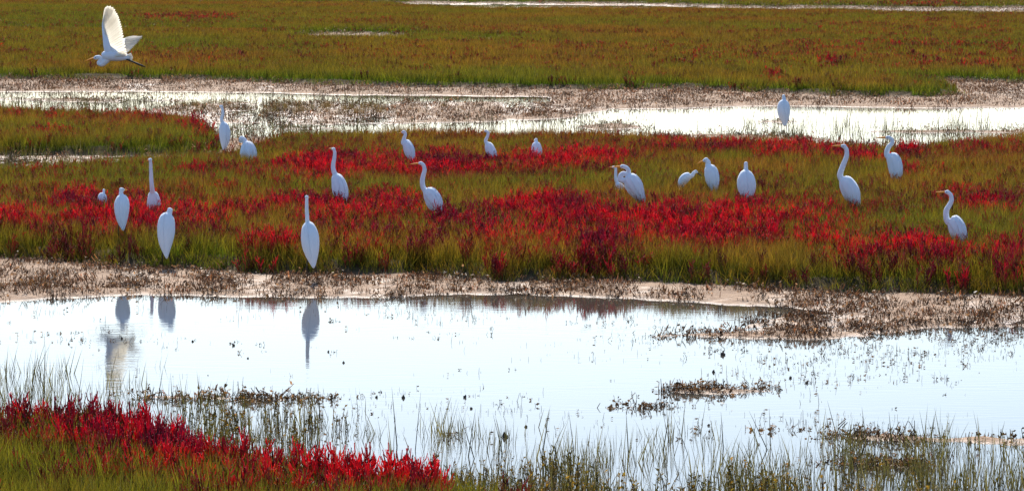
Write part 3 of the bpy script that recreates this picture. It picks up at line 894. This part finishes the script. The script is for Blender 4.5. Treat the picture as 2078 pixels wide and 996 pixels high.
# ------------------------------------------------------------------ egrets
def loft(V, Fc, pts, rad, dorsal=None, flat=1.0, sides=14):
    """closed tube with rounded ends; rad = half width across"""
    base = len(V); n = len(pts)
    P = [Vector(p) for p in pts]
    prev = None
    for i in range(n):
        d = (P[min(i + 1, n - 1)] - P[max(i - 1, 0)]).normalized()
        if prev is None:
            a = d.cross(Vector((0.1, 1, 0.05))).normalized()
        else:
            a = (prev - d * prev.dot(d)).normalized()
        prev = a
        b = d.cross(a)
        for s in range(sides):
            th = 6.28318 * s / sides
            V.append(tuple(P[i] + (a * math.cos(th) + b * math.sin(th) * flat) * rad[i]))
    for i in range(n - 1):
        for s in range(sides):
            j = base + i * sides
            Fc.append((j + s, j + (s + 1) % sides, j + sides + (s + 1) % sides, j + sides + s))
    Fc.append(tuple(base + s for s in range(sides))[::-1])
    Fc.append(tuple(base + (n - 1) * sides + s for s in range(sides)))

def spline(pts, n):
    """Catmull-Rom through rows (any columns)"""
    A = np.asarray(pts, float)
    if len(A) < 3:
        t = np.linspace(0, 1, n)[:, None]
        return A[0] * (1 - t) + A[-1] * t
    E = np.vstack([2 * A[0] - A[1], A, 2 * A[-1] - A[-2]])
    out = []
    m = len(A) - 1
    for q in np.linspace(0, m, n):
        i = min(int(q), m - 1); t = q - i
        p0, p1, p2, p3 = E[i], E[i + 1], E[i + 2], E[i + 3]
        out.append(.5 * (2 * p1 + (p2 - p0) * t + (2 * p0 - 5 * p1 + 4 * p2 - p3) * t * t + (3 * p1 - p0 - 3 * p2 + p3) * t ** 3))
    return np.array(out)

def remeshed(name, V, Fc, voxel, mat):
    me = bpy.data.meshes.new(name)
    me.from_pydata(V, [], Fc)
    o = bpy.data.objects.new('tmp', me)
    COL.objects.link(o)
    r = o.modifiers.new('r', 'REMESH'); r.mode = 'VOXEL'; r.voxel_size = voxel
    s = o.modifiers.new('s', 'SMOOTH'); s.factor = .5; s.iterations = 5
    dg = bpy.context.evaluated_depsgraph_get()
    out = bpy.data.meshes.new_from_object(o.evaluated_get(dg))
    bpy.data.objects.remove(o)
    bpy.data.meshes.remove(me)
    out.name = name
    out.materials.clear(); out.materials.append(mat)
    out.polygons.foreach_set('use_smooth', [True] * len(out.polygons))
    return out

def simple_mesh(name, V, Fc, mat, smooth=True):
    return mesh_np(name, V, Fc, mat, None, smooth)

def bill_and_eyes(root, head, tip, r, dark=False):
    head = Vector(head); tip = Vector(tip)
    d = (tip - head).normalized()
    V, Fc = [], []
    b0 = head + d * r * .75
    pts = [b0, b0.lerp(tip, .35), b0.lerp(tip, .75), tip]
    loft(V, Fc, pts, [r * .5, r * .42, r * .26, r * .05], None, 1.0, 8)
    link('bill', simple_mesh('bill', V, Fc, M_BLACK if dark else M_BILL), root)
    side = d.cross(Vector((0, 0, 1)))
    if side.length > .2:
        side.normalize()
        for sg in (-1, 1):
            c = head + side * sg * r * .80 + d * r * .35 + Vector((0, 0, r * .15))
            bm = bmesh.new(); bmesh.ops.create_icosphere(bm, subdivisions=2, radius=r * .2)
            for v in bm.verts: v.co += c
            me = bpy.data.meshes.new('eye'); bm.to_mesh(me); bm.free(); me.materials.append(M_EYE)
            link('eye', me, root)

def leg_mesh(hip, foot, fwd, r):
    hip, foot, fwd = Vector(hip), Vector(foot), Vector(fwd)
    ankle = hip.lerp(foot, .48) - fwd * .035
    V, Fc = [], []
    loft(V, Fc, [hip, hip.lerp(ankle, .5), ankle, ankle.lerp(foot, .5), foot + Vector((0, 0, .008))], [r * 1.6, r * 1.1, r * 1.25, r * .8, r], None, 1, 8)
    for ang, ln in ((-.5, .075), (0, .085), (.5, .075), (math.pi, .05)):
        d = Matrix.Rotation(ang, 3, 'Z') @ fwd
        a = foot + Vector((0, 0, .008))
        loft(V, Fc, [a, a + d * ln * .5 + Vector((0, 0, .004)), a + d * ln], [r * .7, r * .55, r * .25], None, 1, 6)
    return V, Fc

def folded_wing(S, R, F, sgn, ripple):
    """closed pad lying over one side of the body: S spine points, R radii, F facing direction"""
    n, m = len(S), 13
    V, Fc = [], []
    F = Vector(F)
    rows = []
    for i in range(n):
        d = (Vector(S[min(i + 1, n - 1)]) - Vector(S[max(i - 1, 0)])).normalized()
        dor = (-F * .75 + Vector((0, 0, .65)))
        dor = (dor - d * dor.dot(d)).normalized()
        lat = d.cross(dor) * sgn
        t = i / (n - 1)
        env = min(1, math.sin(math.pi * min(1, .08 + t * .97)) * 2.2)
        for j in range(m):
            q = j / (m - 1)
            th = math.radians(-3 + 126 * q * (1 - .35 * t))
            lift = env * (.012 * math.cos(math.pi / 2 * q) ** .5 + ripple * math.sin(q * 24 + 3 * t) * math.sin(math.pi * q)) - .001
            rr = R[i] * (1.0 + .02) + lift
            V.append(tuple(Vector(S[i]) + (dor * math.cos(th) + lat * math.sin(th)) * rr))
    for i in range(n - 1):
        for j in range(m - 1):
            k = i * m + j
            Fc.append((k, k + 1, k + m + 1, k + m) if sgn > 0 else (k + m, k + m + 1, k + 1, k))
    # close it through the body
    base = len(V)
    for i in range(n):
        V.append(tuple(S[i]))
    for i in range(n - 1):
        a, b = base + i, base + i + 1
        Fc.append((i * m, (i + 1) * m, b, a)); Fc.append((i * m + m - 1, a, b, (i + 1) * m + m - 1))
    return V, Fc

EG = 'white egrets standing in the marsh'
def egret(foot, fz, head, hr, tip, neck, nw, body, facing, lean, label, dark=False, ripple=.0015, plumes=0, legs_apart=.05, neck_dy=0.0):
    """foot: pixel under the bird; head, bill tip, neck and body stations (x, y, half width) in pixels, turned to
    metres at the bird's own distance; facing: heading in degrees (0 = away, 90 = to the left, 180 = to the camera);
    lean: how far the tail comes out behind the shoulders along the heading (m)"""
    x0, D = gnd(foot[0], foot[1], fz)
    zg = max(zground(x0, D), -.06)
    base = np.array([x0, D, zg])
    a = math.radians(facing)
    Fv = np.array([-math.sin(a), math.cos(a), 0.0])
    ppm = F_PX / D
    def loc(px, py, dy=0.0):
        return at_depth(px, py, D) - base + np.array([0, dy, 0])
    fy = Fv[1]
    nb = len(body)
    st = []
    for i, (bx, by, hw) in enumerate(body):
        t = i / (nb - 1)
        p = loc(bx, by, -fy * lean * (t - .3))
        st.append([*p, hw / ppm])
    st = spline(st, 18)
    S, R = st[:, :3], np.maximum(st[:, 3], .006)
    V, Fc = [], []
    loft(V, Fc, S, R, None, .95, 18)
    # neck, running on into the body
    hp = loc(*head, fy * .05 + neck_dy)
    nk = [[*hp, nw[0] / ppm]]
    for i, (qx, qy) in enumerate(neck):
        t = (i + 1) / (len(neck) + 1)
        nk.append([*loc(qx, qy, fy * .05 * (1 - t * .5) + neck_dy), (nw[0] * (1 - t) + nw[1] * t) / ppm])
    nk.append([*S[4], nw[1] * 1.15 / ppm])
    nk = spline(nk, 6 * len(nk))
    loft(V, Fc, nk[:, :3], np.maximum(nk[:, 3], .008), None, 1.0, 12)
    # head: egg that narrows to the bill
    tp = loc(*tip, fy * .05 + neck_dy + fy * .06 * abs(fy))
    dv = tp - hp; dv = dv / np.linalg.norm(dv); r = hr / ppm
    hpts = [hp - dv * r * 1.15, hp - dv * r * .8, hp, hp + dv * r * .9, hp + dv * r * 1.5]
    loft(V, Fc, hpts, [r * .35, r * .8, r, r * .72, r * .35], None, 1.0, 12)
    root = bpy.data.objects.new('egret', None)
    root.empty_display_size = .1
    COL.objects.link(root)
    root.location = base
    link('body', remeshed('body', V, Fc, .0065, M_WHITE), root)
    bill_and_eyes(root, hp, tp, r, dark)
    for sg in (-1, 1):
        Vw, Fw = folded_wing(S[1:], R[1:], Fv, sg, ripple)
        link('wing', simple_mesh('wing', Vw, Fw, M_WHITE), root)
    # tail fan
    Vt, Ft = [], []
    td = Vector(S[-1] - S[-5]).normalized()
    loft(Vt, Ft, [Vector(S[-6]), Vector(S[-2]), Vector(S[-1]) + td * .015], [R[-6] * .75, max(R[-2] * .9, .018), .010], None, .5, 8)
    link('tail', simple_mesh('tail', Vt, Ft, M_WHITE), root)
    # long loose plumes over the back
    rr = random.Random(int(foot[0]))
    for k in range(plumes):
        i0 = rr.randint(2, 6); ang = rr.uniform(-1.1, 1.1)
        Vp, Fp = [], []
        pts, rad = [], []
        for i in range(i0, 18, 2):
            d = Vector(S[min(i + 1, 17)] - S[i - 1]).normalized()
            dor = -Vector(Fv) * .75 + Vector((0, 0, .65)); dor = (dor - d * dor.dot(d)).normalized()
            lat = d.cross(dor)
            pts.append(Vector(S[i]) + (dor * math.cos(ang) + lat * math.sin(ang)) * (R[i] * 1.03 + .012))
            rad.append(.006)
        rad[-1] = .001
        if len(pts) > 2:
            loft(Vp, Fp, pts, rad, None, .6, 5)
            link('plume', simple_mesh('plume', Vp, Fp, M_WHITE), root)
    lat = Vector((Fv[1], -Fv[0], 0))
    hip = Vector(S[11]); fw = Vector(Fv)
    for sg in (-1, 1):
        ft = Vector((0, 0, 0)) + lat * sg * legs_apart + fw * (.02 * sg)
        hh = Vector((hip.x, hip.y, hip.z)) + lat * sg * legs_apart * .8 - Vector((0, 0, R[11] * .3))
        ft.x += (0 if abs(hip.x) < .12 else hip.x * .6)
        link('leg', simple_mesh('leg', *leg_mesh(hh, ft, fw, .0065), M_BLACK), root)
    tag(root, label, 'egret', EG)
    return root

egret((454,322),.06,(448.5,216.5),3.4,(439,216.8),[(451,222),(452,232),(449.5,243)],(2.4,4),[(452,248,4),(454,256,8.5),(455.5,266,10.5),(456,278,10.5),(456,290,8),(455.5,299,4.5),(455.5,305,2)],
      30,.18,'white egret with upright thin neck and bare legs on mud beside the islet end')
egret((503,348),.08,(490,283),6,(485,296),[(494,284),(498,290)],(5,6),[(499,289,6),(501,295,11),(503,306,15.5),(504,319,16),(507,331,12),(509,340,5)],
      25,.12,'preening egret with tucked head and loose striped plumes behind the red patch', ripple=.004, plumes=9)
egret((311,458),.15,(306,323.5),3.8,(299.5,325.5),[(307,331),(307.5,345),(308,360),(309,375)],(3,5),[(309,388,5),(310,395,9),(311,404,12),(311,415,13.5),(311,427,12),(311,440,7),(311,447,3)],
      150,.10,'egret with very long straight neck, its body half sunk behind red glasswort', neck_dy=-.05)
egret((208,440),.15,(210,386.5),3.0,(211,388),[(210,391)],(2.6,3),[(209,392,3.5),(208,397,7),(208,405,8.5),(208,416,7.5),(208,425,4),(208,430,2)],
      -10,.08,'smallest hunched egret in rust grass, seen from behind beside a larger one', dark=True)
egret((250,502),.15,(246,385.5),4.6,(258,387),[(245,392),(245.5,398)],(4,5.5),[(247,398,6),(247.5,404,11),(248,414,14.2),(248.5,428,14.2),(249.5,443,11),(251,456,6.5),(252,464,3)],
      -20,.2,'back-turned egret deep in red glasswort, bill to the right, beside a tiny hunched egret')
egret((340,538),.05,(344,426),4.6,(354.5,429),[(343.5,431)],(5,7),[(340,435,7),(338.5,442,13),(338,455,16.3),(338,470,17),(338,486,14.8),(338.5,500,10.5),(339.5,512,6),(340.5,520,3)],
      -15,.22,'hunched neckless egret with broad white back at the grass edge above the mud shore')
egret((634,567),.02,(622,400.5),4.0,(628,402),[(622,408),(622,425),(623,440),(623.5,450)],(3.2,5),[(624.5,452,6),(626,460,11.5),(628,472,15.8),(630,487,17.2),(632,503,15.8),(634.5,519,11.5),(636.5,531,7),(637.5,539,3.5)],
      -12,.22,'tall back-turned egret with straight neck on the mud shore, dark legs showing', legs_apart=.06)
egret((690,432),.15,(676.5,303),3.7,(666,302),[(679,309),(678.5,320),(676,335),(677,347)],(3,5.5),[(680,354,6),(683,362,11),(687,374,14.5),(690,388,15.5),(694,402,12),(697,412,7.5),(699,419,3.5)],
      35,.16,'slender upright egret beside the brightest red patch, body angled back', ripple=.0025, plumes=3)
egret((828,352),.15,(819,268),3.6,(809,271.5),[(822.5,272),(820,281),(817.5,291)],(3,4.5),[(820,285,4),(824,291,7.5),(828,301,10),(831,311,9.5),(835,321,6),(838,328,3)],
      50,.12,'small S-necked egret behind red glasswort, pale reeds and water behind its head', ripple=.003, plumes=4)
egret((872,460),.15,(854,331.5),4.0,(831.5,333.5),[(859.5,336),(861.5,346),(858.5,358),(857,370),(860,383)],(3.6,6),[(864,385,8),(870,392,13),(876,402,15.5),(881,413,15.5),(886,425,11),(891,436,5)],
      75,.10,'egret with tall bent neck and long yellow bill, body sunk in red glasswort', ripple=.003, plumes=7)
egret((996,345),.15,(986.5,266.5),3.0,(977,267),[(990.5,270),(989,278),(985.5,287)],(2.5,4),[(988,290,4.5),(991,296,8),(994,304,9.6),(998,313,9.5),(1002,321,6),(1005,327,3)],
      55,.10,'little blue-shaded egret with kinked neck at the far edge of the red band')
egret((1090,338),.15,(1087.5,284),3.4,(1082,287),[(1088,288)],(3.2,4.5),[(1087.5,289,4.5),(1088,294,8),(1088.5,303,10.2),(1089.5,313,9.8),(1090.5,322,6),(1091,329,3)],
      30,.08,'small round hunched egret alone at the far edge of the middle bank')
egret((1258,408),.15,(1245,339.5),2.8,(1236,340),[(1249.5,342),(1249.5,352),(1250,364)],(2.6,3.8),[(1252,372,5),(1255,378,8),(1259,386,10),(1263,395,8),(1267,403,4)],
      70,.08,'egret mostly hidden behind the coil-necked egret, only thin neck showing')
egret((1290,437),.15,(1264,338),4.4,(1240,339.8),[(1271,340.5),(1276,347.5),(1272.5,354),(1265,352.5),(1259.5,357.5),(1260.5,366)],(4,6),[(1273,357,8),(1277,362,13),(1282,371,16.3),(1288,383,16),(1295,396,11.5),(1301,407,7.5),(1306,417,3.5)],
      65,.12,'large egret with coiled neck and heavy orange bill beside the red band', ripple=.003, plumes=4)
egret((1393,405),.15,(1412,348.5),3.4,(1425,358),[(1407.5,351),(1404.5,356.5)],(3.2,5),[(1401,358,5.5),(1396,359,8),(1390,363,9),(1385,370,8),(1382,378,5),(1380,384,2.5)],
      -95,.04,'small stooping egret with dark bill bent down toward its taller neighbour', dark=True)
egret((1446,408),.15,(1432.5,325),4.8,(1415.5,333),[(1437.5,330),(1436.5,337)],(4.6,6),[(1437,337,6.5),(1440,343,11),(1442.5,353,13.2),(1444.5,366,12.8),(1446.5,378,9),(1448,387,5.5),(1449,392,3)],
      35,.16,'upright egret with pale orange bill pointed down, beside the small stooping one', plumes=2)
egret((1515,428),.15,(1514,332.5),4.2,(1511,335.5),[(1514,339),(1514,345)],(3.8,5),[(1513.5,346,5.5),(1513.5,353,12),(1514,364,17),(1514.5,378,18.2),(1515,391,15),(1515.5,402,9),(1516,413,4)],
      5,.14,'broad-bodied egret seen squarely from behind with ruffled wing edges')
egret((1590,277),.0,(1590.5,196),3.6,(1590.8,200),[(1591,202)],(3.4,5),[(1591,204,6),(1590.5,210,10),(1590,219,12.2),(1590.5,231,11.8),(1591.5,242,8.5),(1592,250,5),(1592,255,3.5)],
      0,.12,'solitary neckless egret wading on thin legs in the middle pool', legs_apart=.055)
egret((1722,442),.15,(1712.5,297),4.6,(1688,296.3),[(1718,304),(1718,318),(1711.5,335),(1706,350),(1706,360)],(4,7),[(1710,362,9),(1715,369,14),(1721,380,17),(1727,393,17),(1732,406,13),(1737,418,8),(1740,428,3.5)],
      60,.14,'tallest egret with sweeping S neck and level bill beside dark green grass')
egret((1814,385),.15,(1803,279.5),4.4,(1777,280),[(1809.5,283),(1810.5,291),(1804,298),(1800,308),(1801,317)],(3.8,6),[(1806,313,7),(1810,320,12),(1814,331,13.5),(1816,343,13.5),(1817,356,11),(1818,368,5)],
      45,.10,'crook-necked egret with long dark-tipped bill in front of the middle pool', ripple=.003, plumes=4)
egret((1943,518),.15,(1923,390),4.4,(1898,390.5),[(1930,396.5),(1931,408),(1926.5,417),(1921,427),(1920.5,440),(1924.5,451)],(4,7),[(1928,445,9),(1934,450,13.5),(1939,459,15.8),(1943,471,15.8),(1948,484,12.5),(1952,496,7)],
      65,.10,'streaky-plumed egret with S neck behind the brightest scarlet bushes', ripple=.004, plumes=10)

# ------------------------------------------------------------------ flying egret
def flying_egret():
    x0, D = gnd(228, 403, 0.0)
    base = np.array(at_depth(228, 118, D))
    ppm = F_PX / D
    def loc(px, py, dy=0.0):
        return at_depth(px, py, D) - base + np.array([0, dy, 0])
    def Z(zx, zy, dy=0.0):             # coordinates read in a 6.64x enlargement that starts at (160, 0)
        return loc(160 + zx / 6.64, zy / 6.64, dy)
    root = bpy.data.objects.new('egret', None); root.empty_display_size = .1
    COL.objects.link(root); root.location = base
    V, Fc = [], []
    st = spline([[*loc(*p[:2]), p[2] / ppm] for p in [(208, 116, 6), (213, 114, 10), (222, 113, 11.6), (233, 113.5, 11.2), (244, 115, 9.5), (254, 116, 7), (263, 117.5, 4)]], 16)
    loft(V, Fc, st[:, :3], st[:, 3], None, .95, 16)
    nk = spline([[*Z(235, 780), 4 / ppm], [*Z(275, 775), 4.2 / ppm], [*Z(300, 810), 4.6 / ppm], [*Z(272, 852), 5 / ppm], [*Z(310, 868), 5.6 / ppm], [*Z(350, 830), 7 / ppm], [*Z(410, 770), 8 / ppm]], 26)
    loft(V, Fc, nk[:, :3], nk[:, 3], None, 1, 12)
    rt = spline([[*Z(480, 775, -.03), .10], [*Z(470, 735, -.035), .09], [*Z(450, 690, -.035), .065], [*Z(425, 640, -.03), .03], [*Z(410, 600, -.02), .012]], 12)
    loft(V, Fc, rt[:, :3], rt[:, 3], None, .35, 16)
    hp, tp = Z(238, 778), Z(85, 825)
    dv = (tp - hp) / np.linalg.norm(tp - hp); r = 4.6 / ppm
    loft(V, Fc, [hp - dv * r * 1.15, hp - dv * r * .7, hp, hp + dv * r * .9, hp + dv * r * 1.6], [r * .4, r * .85, r, r * .7, r * .32], None, 1, 12)
    link('body', remeshed('body', V, Fc, .006, M_WHITE), root)
    bill_and_eyes(root, hp, tp, r)
    for dz, dy in ((0, -.02), (7, .03)):
        Vl, Fl = [], []
        p = [Z(560, 780 + dz, dy), Z(640, 795 + dz, dy), Z(740, 838 + dz, dy), Z(810, 868 + dz, dy), Z(860, 888 + dz, dy), Z(898, 904 + dz, dy)]
        loft(Vl, Fl, p, [.018, .014, .011, .014, .012, .005], None, 1, 8)
        link('leg', simple_mesh('leg', Vl, Fl, M_BLACK), root)
    def feather(b, t, w, nrm, parent):
        """thin lens-shaped vane with a raised shaft"""
        b, t, nrm = Vector(b), Vector(t), Vector(nrm).normalized()
        ax = (t - b); side = ax.cross(nrm).normalized()
        Vf, Ff = [], []
        prof = [(0, .35), (.2, .7), (.5, .95), (.75, 1), (.9, .8), (.97, .5), (1.0, .12)]
        for q, wd in prof:
            c = b + ax * q
            ww = w * wd * .5
            Vf += [tuple(c - side * ww), tuple(c + nrm * .0022), tuple(c + side * ww), tuple(c - nrm * .0012)]
        for i in range(len(prof) - 1):
            for s in range(4):
                j = i * 4
                Ff.append((j + s, j + (s + 1) % 4, j + 4 + (s + 1) % 4, j + 4 + s))
        Ff += [(3, 2, 1, 0), tuple(len(Vf) - 4 + s for s in range(4))]
        link('feather', simple_mesh('feather', Vf, Ff, M_FLIGHT, False), parent)
    def wing(bases, tips, n, nrm, lead, w, thick):
        arm = spline(lead, 14)
        Vw, Fw = [], []
        loft(Vw, Fw, arm[:, :3], arm[:, 3], None, thick, 12)
        wg = link('wing', simple_mesh('wing', Vw, Fw, M_WHITE), root)
        B, T = spline(bases, n), spline(tips, n)
        for i in range(n):
            off = Vector(nrm) * (.0022 * (i % 2) + .0008 * i)
            ax = (Vector(T[i]) - Vector(B[i])).normalized()
            nn = Matrix.Rotation(math.radians(10), 3, ax) @ Vector(nrm)
            feather(Vector(B[i]) + off, Vector(T[i]) + off + ax * ((.009 if i % 2 else -.003) if i < 9 else (.002 if i % 2 else 0)), w * (.95 if i < 9 else 1.1), nn, wg)
    nrm = (0.1, -1, .1)
    tips = [Z(*p, dy) for p, dy in zip([(352, 97), (395, 88), (438, 104), (468, 130), (505, 185), (533, 240), (556, 310), (575, 380), (592, 450), (608, 530), (624, 600), (640, 690), (650, 745)],
                                       np.linspace(.16, -.02, 13))]
    bases = [Z(*p, dy) for p, dy in zip([(318, 300), (320, 320), (326, 360), (338, 420), (352, 490), (375, 570), (400, 640), (450, 725), (500, 765)], np.linspace(.09, -.07, 9))]
    lead = [[*Z(420, 745, -.05), .050], [*Z(385, 640, -.04), .058], [*Z(360, 520, 0), .045], [*Z(338, 420, .04), .034], [*Z(322, 330, .08), .022], [*Z(325, 250, .11), .010], [*Z(338, 180, .13), .004]]
    wing(bases, tips, 28, nrm, lead, .042, .28)
    # far wing, stretched away from the camera and swept back
    tips2 = [Z(700, 498, .62), Z(760, 508, .62), Z(805, 510, .60), Z(785, 555, .52), Z(750, 600, .42), Z(715, 645, .30), Z(680, 690, .18), Z(650, 720, .10)]
    bases2 = [Z(590, 520, .46), Z(585, 545, .40), Z(570, 600, .28), Z(550, 650, .18), Z(530, 700, .08)]
    lead2 = [[*Z(520, 730, .05), .045], [*Z(540, 640, .18), .045], [*Z(565, 580, .32), .032], [*Z(585, 535, .44), .018], [*Z(640, 510, .54), .006]]
    wing(bases2, tips2, 20, (-.5, -.6, .62), lead2, .042, .3)
    # tail fan
    tl = bpy.data.objects.new('tail', None)
    Vt, Ft = [], []
    loft(Vt, Ft, [Z(590, 755), Z(660, 770), Z(700, 785)], [.05, .042, .018], None, .45, 10)
    tw = link('tail', simple_mesh('tail', Vt, Ft, M_WHITE), root)
    bpy.data.objects.remove(tl)
    for i in range(7):
        t = i / 6
        feather(Z(630, 765, .03 * (t - .5)), Z(728 - 25 * abs(t - .6), 720 + 90 * t, .10 * (t - .5)), .036, (.1, -.7, .7), tw)
    tag(root, 'egret in flight with raised translucent wing and trailing black legs', 'egret')
flying_egret()

# fallen driftwood lump beside the upright egret
def driftwood():
    x, y = gnd(1425, 392, .12)
    V, Fc = [], []
    loft(V, Fc, [(-.16, 0, .10), (-.05, .02, .13), (.04, 0, .16), (.10, .02, .18)], [.012, .018, .016, .006], None, 1, 7)
    loft(V, Fc, [(-.05, .02, .02), (-.04, .02, .12), (.0, .01, .20)], [.014, .014, .01], None, 1, 7)
    loft(V, Fc, [(-.2, -.03, .12), (-.02, -.03, .14), (.08, -.03, .08)], [.008, .014, .006], None, 1, 7)
    o = link('driftwood', simple_mesh('driftwood', V, Fc, mat_plain('bleached_wood', (.22, .15, .10), (.42, .32, .25), .8, 60)), loc=(x, y, zground(x, y)))
    tag(o, 'weathered driftwood branch in grass at the foot of an upright egret', 'driftwood')
driftwood()
